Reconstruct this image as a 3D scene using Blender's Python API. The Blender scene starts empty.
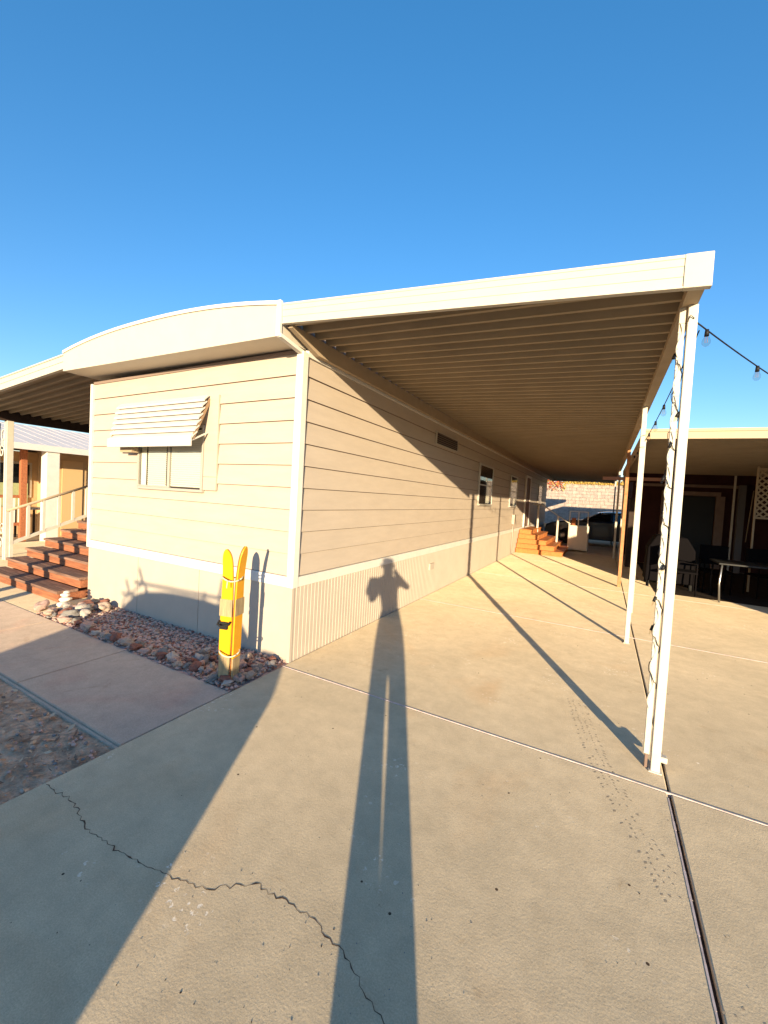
import bpy, bmesh, math, random
from mathutils import Vector, Matrix, noise
random.seed(7)
S = bpy.context.scene
COL = S.collection
rad = math.radians

# ------------------------------------------------------------------ helpers
def tag(o, label=None, cat=None, group=None, kind=None):
    if label: o['label'] = label
    if cat: o['category'] = cat
    if group: o['group'] = group
    if kind: o['kind'] = kind
    return o

def thing(name, loc, label, cat, group=None, rz=0):
    o = bpy.data.objects.new(name, None); COL.objects.link(o)
    o.empty_display_size = 0.1
    o.location = loc; o.rotation_euler = (0, 0, rz)
    return tag(o, label, cat, group)

def world_of(o):
    m = Matrix.Identity(4)
    while o is not None:
        l = Matrix.Translation(o.location) @ o.rotation_euler.to_matrix().to_4x4()
        m = l @ m
        o = o.parent
    return m

class MB:
    def __init__(s): s.bm = bmesh.new()
    def quad(s, pts, mi=0):
        f = s.bm.faces.new([s.bm.verts.new(p) for p in pts]); f.material_index = mi; return f
    def box(s, x0, x1, y0, y1, z0, z1, mi=0):
        v = [s.bm.verts.new(p) for p in ((x0,y0,z0),(x1,y0,z0),(x1,y1,z0),(x0,y1,z0),(x0,y0,z1),(x1,y0,z1),(x1,y1,z1),(x0,y1,z1))]
        for q in ((3,2,1,0),(4,5,6,7),(0,1,5,4),(1,2,6,5),(2,3,7,6),(3,0,4,7)):
            s.bm.faces.new([v[i] for i in q]).material_index = mi
        return s
    def prism(s, poly, axis, a, b, mi=0, shift=None):
        # poly: 2D points in the two other axes (cyclic order kept), extruded along axis a..b
        def P(p, t, k):
            d = shift if (shift and k) else (0, 0)
            u, w = p[0]+d[0], p[1]+d[1]
            return {0:(t,u,w), 1:(u,t,w), 2:(u,w,t)}[axis]
        A = [s.bm.verts.new(P(p, a, 0)) for p in poly]; B = [s.bm.verts.new(P(p, b, 1)) for p in poly]
        n = len(poly)
        for i in range(n):
            j = (i+1) % n
            s.bm.faces.new((A[i], A[j], B[j], B[i])).material_index = mi
        s.bm.faces.new(A[::-1]).material_index = mi; s.bm.faces.new(B).material_index = mi
        return s
    def strip(s, poly, axis, a, b, mi=0, shift=None):
        def P(p, t, k):
            d = shift if (shift and k) else (0, 0)
            u, w = p[0]+d[0], p[1]+d[1]
            return {0:(t,u,w), 1:(u,t,w), 2:(u,w,t)}[axis]
        A = [s.bm.verts.new(P(p, a, 0)) for p in poly]; B = [s.bm.verts.new(P(p, b, 1)) for p in poly]
        for i in range(len(poly)-1):
            m = mi[i % len(mi)] if isinstance(mi, (list, tuple)) else mi
            s.bm.faces.new((A[i], A[i+1], B[i+1], B[i])).material_index = m
        return s
    def tube(s, pts, r, n=8, mi=0, cap=True):
        pts = [Vector(p) for p in pts]; rs = r if isinstance(r, (list, tuple)) else [r]*len(pts)
        rings = []; prev = None
        for i, p in enumerate(pts):
            d = (pts[min(i+1, len(pts)-1)] - pts[max(i-1, 0)]).normalized()
            if prev is None:
                up = Vector((0,0,1)) if abs(d.z) < .9 else Vector((1,0,0))
                a = d.cross(up).normalized()
            else:
                a = (prev - d*prev.dot(d)).normalized()
            prev = a; b = d.cross(a)
            rings.append([s.bm.verts.new(p + (a*math.cos(2*math.pi*k/n) + b*math.sin(2*math.pi*k/n))*rs[i]) for k in range(n)])
        for i in range(len(rings)-1):
            for k in range(n):
                f = s.bm.faces.new((rings[i][k], rings[i][(k+1)%n], rings[i+1][(k+1)%n], rings[i+1][k]))
                f.material_index = mi; f.smooth = True
        if cap:
            s.bm.faces.new(rings[0][::-1]).material_index = mi; s.bm.faces.new(rings[-1]).material_index = mi
        return s
    def beam(s, p, q, w, h, mi=0, up=(0,0,1)):
        p, q = Vector(p), Vector(q); d = (q-p).normalized(); up = Vector(up)
        if abs(d.dot(up)) > .98: up = Vector((0,1,0))
        a = d.cross(up).normalized()*w/2; b = a.cross(d).normalized()*h/2
        A = [s.bm.verts.new(p+i*a+j*b) for i, j in ((-1,-1),(1,-1),(1,1),(-1,1))]
        B = [s.bm.verts.new(q+i*a+j*b) for i, j in ((-1,-1),(1,-1),(1,1),(-1,1))]
        for i in range(4): s.bm.faces.new((A[i], A[(i+1)%4], B[(i+1)%4], B[i])).material_index = mi
        s.bm.faces.new(A[::-1]).material_index = mi; s.bm.faces.new(B).material_index = mi
        return s
    def ball(s, c, r, sub=2, sc=(1,1,1), mi=0, rough=0, seed=0, rot=None):
        g = bmesh.ops.create_icosphere(s.bm, subdivisions=sub, radius=1.0)
        for v in g['verts']:
            n = v.co.copy(); k = 1.0
            if rough: k += rough*noise.noise(n*1.3 + Vector((seed*3.7, seed*1.3, seed)))*1.6
            q = Vector((n.x*sc[0], n.y*sc[1], n.z*sc[2]))*r*k
            if rot: q = rot @ q
            v.co = q + Vector(c)
        for v in g['verts']:
            for f in v.link_faces: f.material_index = mi; f.smooth = not rough or sub > 2
        return s
    def build(s, name, mats, parent=None, bevel=0, smooth=False, recalc=True):
        bm = s.bm
        if recalc: bmesh.ops.recalc_face_normals(bm, faces=bm.faces)
        if parent is not None:
            bm.transform(world_of(parent).inverted()); off = None
        else:
            xs = [v.co for v in bm.verts]
            off = Vector(((min(p.x for p in xs)+max(p.x for p in xs))/2, (min(p.y for p in xs)+max(p.y for p in xs))/2, min(p.z for p in xs)))
            bm.transform(Matrix.Translation(-off))
        me = bpy.data.meshes.new(name); bm.to_mesh(me); bm.free()
        if not isinstance(mats, (list, tuple)): mats = [mats]
        for m in mats: me.materials.append(m)
        o = bpy.data.objects.new(name, me); COL.objects.link(o)
        if parent is not None: o.parent = parent
        else: o.location = off
        if smooth:
            for p in me.polygons: p.use_smooth = True
        if bevel:
            md = o.modifiers.new('bevel', 'BEVEL'); md.width = bevel; md.segments = 2; md.limit_method = 'ANGLE'
        return o

def copy_tree(o, parent=None):
    c = o.copy(); COL.objects.link(c); c.parent = parent
    for ch in [x for x in S.objects if x.parent is o]: copy_tree(ch, c)
    return c

# ------------------------------------------------------------------ materials
def mat(name, col, rough=.6, metal=0, var=.0, scale=4, bump=0, bscale=60, spec=.22, col2=None, coat=0, dr=0, stretch=(1,1,1), dist=.01):
    m = bpy.data.materials.new(name); m.use_nodes = True
    N = m.node_tree.nodes; L = m.node_tree.links; b = N['Principled BSDF']
    b.inputs['Base Color'].default_value = (*col, 1); b.inputs['Roughness'].default_value = rough
    b.inputs['Metallic'].default_value = metal; b.inputs['Specular IOR Level'].default_value = spec
    b.inputs['Coat Weight'].default_value = coat; b.inputs['Diffuse Roughness'].default_value = dr
    tc = N.new('ShaderNodeTexCoord'); mp = N.new('ShaderNodeMapping'); mp.inputs['Scale'].default_value = stretch
    L.new(tc.outputs['Object'], mp.inputs['Vector'])
    if var or col2:
        n = N.new('ShaderNodeTexNoise'); n.inputs['Scale'].default_value = scale; n.inputs['Detail'].default_value = 8; n.inputs['Roughness'].default_value = .65
        L.new(mp.outputs[0], n.inputs['Vector'])
        r = N.new('ShaderNodeValToRGB'); L.new(n.outputs[0], r.inputs[0])
        c2 = col2 if col2 else tuple(c*(1-var) for c in col); c1 = col if col2 else tuple(min(1, c*(1+var)) for c in col)
        r.color_ramp.elements[0].position = .33; r.color_ramp.elements[1].position = .67
        r.color_ramp.elements[0].color = (*c2, 1); r.color_ramp.elements[1].color = (*c1, 1)
        L.new(r.outputs[0], b.inputs['Base Color'])
    if bump:
        n2 = N.new('ShaderNodeTexNoise'); n2.inputs['Scale'].default_value = bscale; n2.inputs['Detail'].default_value = 6
        L.new(mp.outputs[0], n2.inputs['Vector'])
        bp = N.new('ShaderNodeBump'); bp.inputs['Strength'].default_value = bump; bp.inputs['Distance'].default_value = dist
        L.new(n2.outputs[0], bp.inputs['Height']); L.new(bp.outputs[0], b.inputs['Normal'])
    return m

def concrete(name, base, dark, stain, tint_amt=.5, bump=.35, pits=True):
    m = bpy.data.materials.new(name); m.use_nodes = True
    N = m.node_tree.nodes; L = m.node_tree.links; b = N['Principled BSDF']
    b.inputs['Roughness'].default_value = .95; b.inputs['Specular IOR Level'].default_value = .15
    b.inputs['Diffuse Roughness'].default_value = .6
    g = N.new('ShaderNodeNewGeometry')
    def nz(scale, det=8, ro=.6, dist=0):
        n = N.new('ShaderNodeTexNoise'); n.inputs['Scale'].default_value = scale; n.inputs['Detail'].default_value = det
        n.inputs['Roughness'].default_value = ro; n.inputs['Distortion'].default_value = dist
        L.new(g.outputs['Position'], n.inputs['Vector']); return n
    def ramp(src, p0, p1, c0, c1):
        r = N.new('ShaderNodeValToRGB'); L.new(src, r.inputs[0]); e = r.color_ramp.elements
        e[0].position = p0; e[1].position = p1; e[0].color = (*c0, 1); e[1].color = (*c1, 1); return r
    def mix(a, bb, fac, mode='MIX'):
        x = N.new('ShaderNodeMix'); x.data_type = 'RGBA'; x.blend_type = mode
        if isinstance(fac, (int, float)): x.inputs[0].default_value = fac
        else: L.new(fac, x.inputs[0])
        L.new(a, x.inputs[6])
        if isinstance(bb, tuple): x.inputs[7].default_value = (*bb, 1)
        else: L.new(bb, x.inputs[7])
        return x.outputs[2]
    big = ramp(nz(.55, 6, .6, .5).outputs[0], .35, .68, dark, base)
    st = ramp(nz(.9, 5, .55, 1.0).outputs[0], .56, .74, (0,0,0), (1,1,1))
    c = mix(big.outputs[0], stain, st.outputs[0])
    med = ramp(nz(7, 10, .75).outputs[0], .3, .7, (.78,.78,.78), (1.1,1.1,1.1))
    c = mix(c, med.outputs[0], .8, 'MULTIPLY')
    fine = ramp(nz(170, 4, .8).outputs[0], .32, .68, (.62,.59,.55), (1.18,1.18,1.18))
    c = mix(c, fine.outputs[0], .6, 'MULTIPLY')
    sc = ramp(nz(2.6, 9, .72, 2.0).outputs[0], .60, .70, (1,1,1), (.84,.80,.76))
    c = mix(c, sc.outputs[0], .75, 'MULTIPLY')
    h = N.new('ShaderNodeMath'); h.operation = 'ADD'
    n1 = nz(90, 5, .75); n2 = nz(9, 6, .7)
    L.new(n1.outputs[0], h.inputs[0])
    m2 = N.new('ShaderNodeMath'); m2.operation = 'MULTIPLY'; m2.inputs[1].default_value = .9; L.new(n2.outputs[0], m2.inputs[0]); L.new(m2.outputs[0], h.inputs[1])
    height = h.outputs[0]
    if pits:
        # worn, flaked spots: clusters of small shallow pits
        v = N.new('ShaderNodeTexVoronoi'); v.inputs['Scale'].default_value = 26; L.new(g.outputs['Position'], v.inputs['Vector'])
        pr = N.new('ShaderNodeMath'); pr.operation = 'LESS_THAN'; pr.inputs[1].default_value = .3; L.new(v.outputs['Distance'], pr.inputs[0])
        cl = ramp(nz(1.7, 4, .6).outputs[0], .58, .64, (0,0,0), (1,1,1))
        fl = ramp(nz(45, 4, .7).outputs[0], .50, .55, (0,0,0), (1,1,1))
        pm = N.new('ShaderNodeMath'); pm.operation = 'MULTIPLY'; L.new(pr.outputs[0], pm.inputs[0]); L.new(cl.outputs[0], pm.inputs[1])
        pm2 = N.new('ShaderNodeMath'); pm2.operation = 'MULTIPLY'; L.new(pm.outputs[0], pm2.inputs[0]); L.new(fl.outputs[0], pm2.inputs[1])
        c = mix(c, (.84,.74,.60), pm2.outputs[0])
        sb = N.new('ShaderNodeMath'); sb.operation = 'SUBTRACT'; L.new(height, sb.inputs[0]); L.new(pm2.outputs[0], sb.inputs[1]); height = sb.outputs[0]
        # scattered dark specks
        v2 = N.new('ShaderNodeTexVoronoi'); v2.inputs['Scale'].default_value = 5.5; L.new(g.outputs['Position'], v2.inputs['Vector'])
        s2 = N.new('ShaderNodeMath'); s2.operation = 'LESS_THAN'; s2.inputs[1].default_value = .035; L.new(v2.outputs['Distance'], s2.inputs[0])
        c = mix(c, (.09,.06,.04), s2.outputs[0])
    L.new(c, b.inputs['Base Color'])
    bp = N.new('ShaderNodeBump'); bp.inputs['Strength'].default_value = bump; bp.inputs['Distance'].default_value = .004
    L.new(height, bp.inputs['Height']); L.new(bp.outputs[0], b.inputs['Normal'])
    return m

M = {}
M['concrete'] = concrete('driveway_concrete', (.735,.59,.395), (.60,.485,.325), (.655,.485,.30))
M['walk'] = concrete('walkway_concrete', (.62,.475,.365), (.54,.42,.325), (.60,.40,.30), pits=False)
M['joint'] = mat('joint_strip', (.62,.5,.46), .7, var=.2, scale=20)
M['soil_dark'] = mat('joint_soil', (.05,.035,.03), .95, var=.4, scale=40)
M['dirt'] = mat('dirt', (.54,.36,.24), 1, var=.45, scale=9, bump=1, bscale=35, dist=.03, dr=1)
M['desert'] = mat('desert_ground', (.42,.33,.24), 1, var=.2, scale=1.5, bump=.6, bscale=12, dist=.03)
M['siding'] = mat('cream_siding', (.50,.42,.34), .55, var=.05, scale=2.2, bump=.12, bscale=45, stretch=(1,1,5), dist=.004)
M['skirt'] = mat('cream_skirting', (.50,.43,.355), .55, var=.05, scale=3, bump=.1, bscale=30, dist=.004)
M['seam'] = mat('siding_shadow_gap', (.25,.185,.155), .9)  # shade and dirt of the grooves, both put into the colour
M['white'] = mat('white_trim_paint', (.70,.66,.60), .5, var=.05, scale=6, bump=.08, bscale=60, dist=.003)
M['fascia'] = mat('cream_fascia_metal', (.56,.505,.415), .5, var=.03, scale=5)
M['fascia_line'] = mat('fascia_seam', (.50,.44,.36), .8)
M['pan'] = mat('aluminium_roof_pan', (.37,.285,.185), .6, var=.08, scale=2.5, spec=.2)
M['beam'] = mat('beige_beam_metal', (.42,.32,.215), .6, var=.08, scale=4, spec=.2)
M['post'] = mat('post_paint', (.60,.555,.47), .5, var=.07, scale=14, bump=.1, bscale=40, dist=.002)
M['brown'] = mat('brown_post_wood', (.48,.22,.10), .7, var=.2, scale=12)
M['awn'] = mat('awning_white_metal', (.56,.53,.49), .45, var=.03, scale=8)
M['awn_under'] = mat('awning_bracket', (.30,.20,.12), .7)
M['black'] = mat('black_plastic', (.015,.015,.017), .5)
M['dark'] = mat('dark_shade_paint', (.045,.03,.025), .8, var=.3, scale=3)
M['blind'] = mat('window_blind', (.74,.70,.60), .6)
M['frame'] = mat('aluminium_frame', (.50,.46,.40), .4, metal=.3)
M['wood'] = mat('redwood_step', (.43,.165,.08), .75, var=.35, scale=7, bump=.9, bscale=20, col2=(.20,.075,.04), stretch=(.35,5,5), dist=.006)
M['wood2'] = mat('redwood_step_long', (.62,.24,.07), .65, col2=(.42,.15,.05), scale=5, bump=.4, bscale=20, stretch=(5,.6,5), dist=.006)
M['endgrain'] = mat('redwood_tread', (.34,.20,.14), .85, col2=(.11,.06,.045), scale=6, bump=.5, bscale=22, stretch=(.35,6,6), dist=.006)
M['yellow'] = mat('yellow_ski', (.80,.37,.012), .45, coat=.1, var=.05, scale=9)
M['orange'] = mat('orange_ski_edge', (.35,.12,.02), .4)
M['skitan'] = mat('bare_ski_tail', (.50,.38,.20), .6, col2=(.28,.20,.12), scale=9, stretch=(8,8,.8))
M['rope'] = mat('cord', (.62,.55,.42), .9)
M['chrome'] = mat('light_metal', (.6,.6,.6), .3, metal=.9)
M['rubber'] = mat('tyre_rubber', (.02,.02,.02), .85)
M['suv'] = mat('grey_car_paint', (.12,.13,.15), .35, metal=.5, coat=.6)
M['darkcar'] = mat('dark_car_paint', (.03,.035,.045), .35, metal=.3, coat=.6)
M['tan'] = mat('tan_stucco', (.52,.36,.20), .85, var=.07, scale=6, bump=.3, bscale=50)
M['whiteroof'] = mat('white_metal_roof', (.86,.74,.64), .6, var=.06, scale=3)
M['brick'] = mat('brick_red', (.36,.13,.06), .85, var=.25, scale=25)
M['greenc'] = mat('green_curtain', (.36,.40,.22), .8, var=.1, scale=10)
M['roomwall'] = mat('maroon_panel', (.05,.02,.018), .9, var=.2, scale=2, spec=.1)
M['header'] = mat('beige_header', (.22,.15,.12), .7, var=.12, scale=5)
M['lattice'] = mat('lattice_wood', (.42,.32,.21), .7, var=.1, scale=15)
M['tabletop'] = mat('table_plastic', (.03,.03,.03), .4)
M['chairm'] = mat('chair_dark', (.006,.005,.006), .9, spec=.08)
M['cab'] = mat('cabinet_white', (.72,.64,.52), .5, var=.05, scale=7)
M['block'] = mat('block_wall', (.50,.41,.34), .9, col2=(.28,.22,.20), scale=5, bump=.8, bscale=20, dist=.02)
M['cap'] = mat('block_cap', (.6,.5,.42), .9, var=.1)
M['vine'] = mat('red_vine_leaf', (.42,.10,.05), .7, var=.5, scale=30)
M['vine2'] = mat('yellow_leaf', (.55,.38,.10), .7, var=.3, scale=30)
M['stem'] = mat('stem', (.12,.08,.05), .9)
M['skin'] = mat('skin', (.50,.30,.21), .5, var=.06, scale=10)
M['shirt'] = mat('grey_tshirt', (.16,.17,.20), .9, var=.1, scale=20)
M['trousers'] = mat('dark_trousers', (.05,.06,.09), .9, var=.1, scale=20)
M['hair'] = mat('brown_hair', (.05,.03,.02), .8, var=.3, scale=40)
M['shoe'] = mat('shoe_grey', (.25,.25,.26), .7)
M['eye'] = mat('eye_white', (.8,.8,.8), .2)
M['whitestone'] = mat('white_quartz', (.74,.68,.60), .8, var=.12, scale=9, bump=.4, bscale=20)
M['red'] = mat('tail_lamp_red', (.4,.01,.01), .2)

def rockmat(name, a, b):
    return mat(name, a, .9, col2=b, scale=7, bump=.7, bscale=24, dist=.01)
ROCK = [rockmat('rock_pink', (.62,.42,.35), (.44,.28,.23)), rockmat('rock_tan', (.58,.45,.35), (.38,.28,.22)), rockmat('rock_grey', (.30,.28,.26), (.18,.17,.16)),
        rockmat('rock_red', (.36,.16,.11), (.22,.10,.08)), rockmat('rock_pale', (.60,.52,.45), (.44,.38,.33))]

def glassmat(name, tint=(.9,.95,.95), fac=.75):
    m = bpy.data.materials.new(name); m.use_nodes = True
    N = m.node_tree.nodes; L = m.node_tree.links; N.remove(N['Principled BSDF']); out = N['Material Output']
    t = N.new('ShaderNodeBsdfTransparent'); t.inputs[0].default_value = (*tint, 1)
    g = N.new('ShaderNodeBsdfGlossy'); g.inputs['Roughness'].default_value = .03
    lw = N.new('ShaderNodeLayerWeight'); lw.inputs['Blend'].default_value = .5
    pw = N.new('ShaderNodeMath'); pw.operation = 'POWER'; pw.inputs[1].default_value = 4.0; L.new(lw.outputs['Facing'], pw.inputs[0])
    mr = N.new('ShaderNodeMath'); mr.operation = 'MULTIPLY_ADD'; mr.inputs[1].default_value = .45; mr.inputs[2].default_value = .03; mr.use_clamp = True
    L.new(pw.outputs[0], mr.inputs[0])
    x = N.new('ShaderNodeMixShader'); L.new(mr.outputs[0], x.inputs[0]); L.new(t.outputs[0], x.inputs[1]); L.new(g.outputs[0], x.inputs[2])
    L.new(x.outputs[0], out.inputs['Surface']); return m
M['glass'] = glassmat('window_glass', (.97,.98,.97)); M['bulb'] = glassmat('bulb_glass', (.92,.9,.85))
M['carglass'] = mat('dark_car_glass', (.01,.012,.014), .05, spec=.6)

# ------------------------------------------------------------------ camera, light, sky
R = [[0.8764879538690236, 0.0671802682810221, -0.4767134131490139], [0.4782289472663685, -0.007608187797419498, 0.8782022486164222], [0.055370937494261585, -0.9977118456909937, -0.03879603393231689]]
cam = bpy.data.cameras.new('camera'); co = bpy.data.objects.new('camera', cam); COL.objects.link(co)
m4 = Matrix(((R[0][0], -R[0][1], -R[0][2], 0), (R[1][0], -R[1][1], -R[1][2], 0), (R[2][0], -R[2][1], -R[2][2], 1.6), (0,0,0,1)))
co.matrix_world = m4
cam.sensor_fit = 'HORIZONTAL'; cam.sensor_width = 36; cam.lens = 404/768*36; cam.clip_start = .01; cam.clip_end = 3000
S.camera = co

AZ, EL = rad(27), rad(9.7)
d = Vector((-math.sin(AZ)*math.cos(EL), math.cos(AZ)*math.cos(EL), -math.sin(EL)))
sl = bpy.data.lights.new('sun', 'SUN'); sl.energy = 5.0; sl.angle = rad(.5); sl.color = (1, .80, .51)
so = bpy.data.objects.new('sun', sl); COL.objects.link(so); so.rotation_euler = d.to_track_quat('-Z', 'Y').to_euler(); so.location = (5, -10, 12)
W = bpy.data.worlds.new('World'); S.world = W; W.use_nodes = True
N = W.node_tree.nodes; L = W.node_tree.links; bg = N['Background']
sky = N.new('ShaderNodeTexSky'); sky.sky_type = 'NISHITA'; sky.sun_disc = False
sky.sun_elevation = EL; sky.sun_rotation = math.atan2(-d.x, -d.y)
sky.air_density = 1.0; sky.dust_density = .1; sky.ozone_density = 2.0; sky.altitude = 400
hs = N.new('ShaderNodeHueSaturation'); hs.inputs['Saturation'].default_value = 1.25; hs.inputs['Hue'].default_value = .497
L.new(sky.outputs[0], hs.inputs['Color']); 
tcw = N.new('ShaderNodeTexCoord'); sx_ = N.new('ShaderNodeSeparateXYZ'); L.new(tcw.outputs['Generated'], sx_.inputs[0])
gr = N.new('ShaderNodeValToRGB'); L.new(sx_.outputs['Z'], gr.inputs[0]); gr.color_ramp.elements[0].position = .0; gr.color_ramp.elements[1].position = .75
gr.color_ramp.elements[0].color = (.80,.72,.84,1); gr.color_ramp.elements[1].color = (.88,1.07,1.17,1)
mxw = N.new('ShaderNodeMix'); mxw.data_type = 'RGBA'; mxw.blend_type = 'MULTIPLY'; mxw.inputs[0].default_value = 1
L.new(hs.outputs[0], mxw.inputs[6]); L.new(gr.outputs[0], mxw.inputs[7]); L.new(mxw.outputs[2], bg.inputs[0]); bg.inputs[1].default_value = .14
S.view_settings.view_transform = 'Standard'; S.view_settings.look = 'None'; S.view_settings.exposure = 1.1; S.view_settings.gamma = 1
S.view_settings.use_curve_mapping = False
S.cycles.max_bounces = 8; S.cycles.diffuse_bounces = 4; S.cycles.transparent_max_bounces = 12
S.cycles.use_denoising = True

# ------------------------------------------------------------------ ground
def struct(name, mb, mats, **k):
    o = mb.build(name, mats, **k); o['kind'] = 'structure'; return o
b = MB(); b.quad([(-400,-400,-.07),(400,-400,-.07),(400,400,-.07),(-400,400,-.07)]); struct('ground', b, M['desert'])
# soil that shows in the open joints
b = MB(); b.box(-2.488, 12, -14, 40, -.068, -.022); struct('soil', b, M['soil_dark'])
XJ = .435
ys = [-14, -9.2, -6.2, -3.2, -.2, 2.79, 5.93, 9.1, 12.3, 15.5, 18.7, 21.9, 25.1, 40]
def slab(x0, x1, y0, y1, m='concrete', name='driveway', z=0):
    b = MB(); b.box(x0, x1, y0, y1, -.06, z); return struct(name, b, M[m], bevel=.006)
for i in range(len(ys)-1):
    y0, y1 = ys[i]+.006, ys[i+1]-.006
    x0 = -2.478 if y0 < 23 else -12
    w = .0095 if y1 < 3 else .006
    slab(x0, XJ-w, y0, y1)
    slab(XJ+w, 3.6, y0, y1); slab(3.612, 12, y0, y1)
    if 0 < ys[i] < 20:   # pale expansion strip lying in the cross joint
        b = MB(); b.box(x0, 12, ys[i]-.0035, ys[i]+.0055, -.02, .003); struct('joint_strip', b, M['joint'])
# dark felt strip in the long joint, with ragged pale edge
b = MB(); y = -3.0
while y < 2.7:
    w = .006+.005*random.random(); l = .05+.12*random.random()
    b.box(XJ-.0095-w*.5, XJ-.0095+w*.4, y, y+l, -.01, .0015); y += l+.002
struct('joint_edge', b, M['joint'])
# walkway slabs
for x0, x1 in ((-3.905, -2.49), (-5.36, -3.915), (-6.82, -5.37), (-8.3, -6.83), (-11.5, -8.31)):
    slab(x0, x1, 1.385, 2.20, 'walk', 'walkway', -.002)
slab(-9.5, -5.78, 2.208, 7.5, 'concrete', 'landing', -.004)
slab(-12.4, -9.51, 2.208, 20, 'concrete', 'neighbour_drive', -.006)
# kerb edging along the dirt
b = MB(); b.box(-11.5, -2.485, 1.362, 1.383, -.06, -.016); struct('path_edging', b, M['walk'], bevel=.005)
# dirt bed (uneven)
def uneven(name, x0, x1, y0, y1, z, amp, m, nx, ny, fr=3.0):
    b = MB(); vs = [[b.bm.verts.new((x0+(x1-x0)*i/nx, y0+(y1-y0)*j/ny, z+amp*noise.fractal(Vector((x0+(x1-x0)*i/nx, y0+(y1-y0)*j/ny, 0))*fr, 1.0, 2.0, 4))) for j in range(ny+1)] for i in range(nx+1)]
    for i in range(nx):
        for j in range(ny):
            f = b.bm.faces.new((vs[i][j], vs[i+1][j], vs[i+1][j+1], vs[i][j+1])); f.smooth = True
    return struct(name, b, m)
uneven('dirt', -9, -2.482, -3.5, 1.372, -.03, .022, M['dirt'], 180, 140)
uneven('gravel_bed', -5.79, -2.49, 2.195, 2.93, -.012, .02, ROCK[0], 90, 26, 6)

# cracks in the driveway
def crack(pts, w0, seed):
    rnd = random.Random(seed); P = [Vector((p[0], p[1], 0)) for p in pts]; Q = []
    for i in range(len(P)-1):
        n = max(3, int((P[i+1]-P[i]).length/.018)); dd = (P[i+1]-P[i]).normalized(); nn = Vector((-dd.y, dd.x, 0))
        for k in range(n):
            t = k/n; off = noise.noise(Vector((i*3.1+t*6, seed, 0)))*.016 + (rnd.random()-.5)*.017
            Q.append(P[i].lerp(P[i+1], t) + nn*off*(1 if k else .4))
    Q.append(P[-1]); b = MB(); prev = None
    for i, q in enumerate(Q):
        dd = (Q[min(i+1, len(Q)-1)]-Q[max(i-1, 0)]).normalized(); nn = Vector((-dd.y, dd.x, 0))
        w = w0*(.3+.9*rnd.random()**2)*(1.8 if rnd.random() < .05 else 1)
        a = b.bm.verts.new(q+nn*w+Vector((0,0,.0008))); c = b.bm.verts.new(q-nn*w+Vector((0,0,.0008)))
        if prev: b.bm.faces.new((prev[0], a, c, prev[1]))
        prev = (a, c)
    return struct('pavement_crack', b, mat('crack_dirt', (.12,.075,.05), .95, var=.5, scale=30))
crack([(-2.46,1.0),(-2.21,1.01),(-1.95,.96),(-1.75,.98),(-1.55,1.0),(-1.4,1.03),(-1.29,1.06),(-1.14,1.18),(-.97,1.19),(-.85,1.2),(-.76,1.17),(-.66,1.15),(-.58,1.1),(-.48,1.07),(-.3,1.0),(0,.9),(.42,.8)], .0026, 3)
# tyre-tread stain
b = MB(); rnd = random.Random(4)
tr = [(-.1,3.69),(.0,3.2),(.09,2.85),(.23,2.43),(.31,2.22),(.37,2.05),(.43,1.89),(.5,1.67),(.6,1.3)]
for i in range(len(tr)-1):
    p, q = Vector((*tr[i],0)), Vector((*tr[i+1],0)); dd = (q-p).normalized(); nn = Vector((dd.y,-dd.x,0)); n = int((q-p).length/.026)
    for k in range(n):
        c = p.lerp(q, k/n)
        if abs(c.x-XJ) < .05: continue
        for o_, ln in ((-.055,.032),(-.02,.018),(.02,.018),(.055,.032)):
            if rnd.random() < .25+.35*noise.noise(Vector((k*.13,i,o_*9)))+.1: continue
            e = c+nn*(o_+.006*rnd.uniform(-1,1)); l = ln*rnd.uniform(.4,.9)/2; h = .0065*rnd.uniform(.5,1.2)
            u = (nn*.8+dd*.6*(1 if o_ > 0 else -1)).normalized(); v = Vector((-u.y,u.x,0))
            b.quad([e+u*l+v*h*.3+Vector((0,0,.0005)), e+v*h+Vector((0,0,.0005)), e-u*l+v*h*.2+Vector((0,0,.0005)), e-v*h+Vector((0,0,.0005))])
M['tread'] = mat('tread_stain', (.40,.31,.21), .95, var=.15, scale=60)
struct('tyre_marks', b, M['tread'])
# grit and tiny leaf bits on the slabs: uncountable
b = MB(); rnd = random.Random(9)
for k in range(520):
    x, y = rnd.uniform(-2.3, 2.6), rnd.uniform(.7, 7)
    if rnd.random() < .3: x, y = rnd.gauss(-.7,.4), rnd.gauss(.95,.25)
    r = rnd.uniform(.0008,.0022)
    b.ball((x,y,r*.4), r, 1, (rnd.uniform(.8,2),rnd.uniform(.8,1.4),.6), rough=.4, seed=k, rot=Matrix.Rotation(rnd.random()*6,3,'Z'), mi=0 if rnd.random() < .5 else 1)
tag(b.build('grit', [ROCK[2], M['soil_dark']]), kind='stuff')
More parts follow.
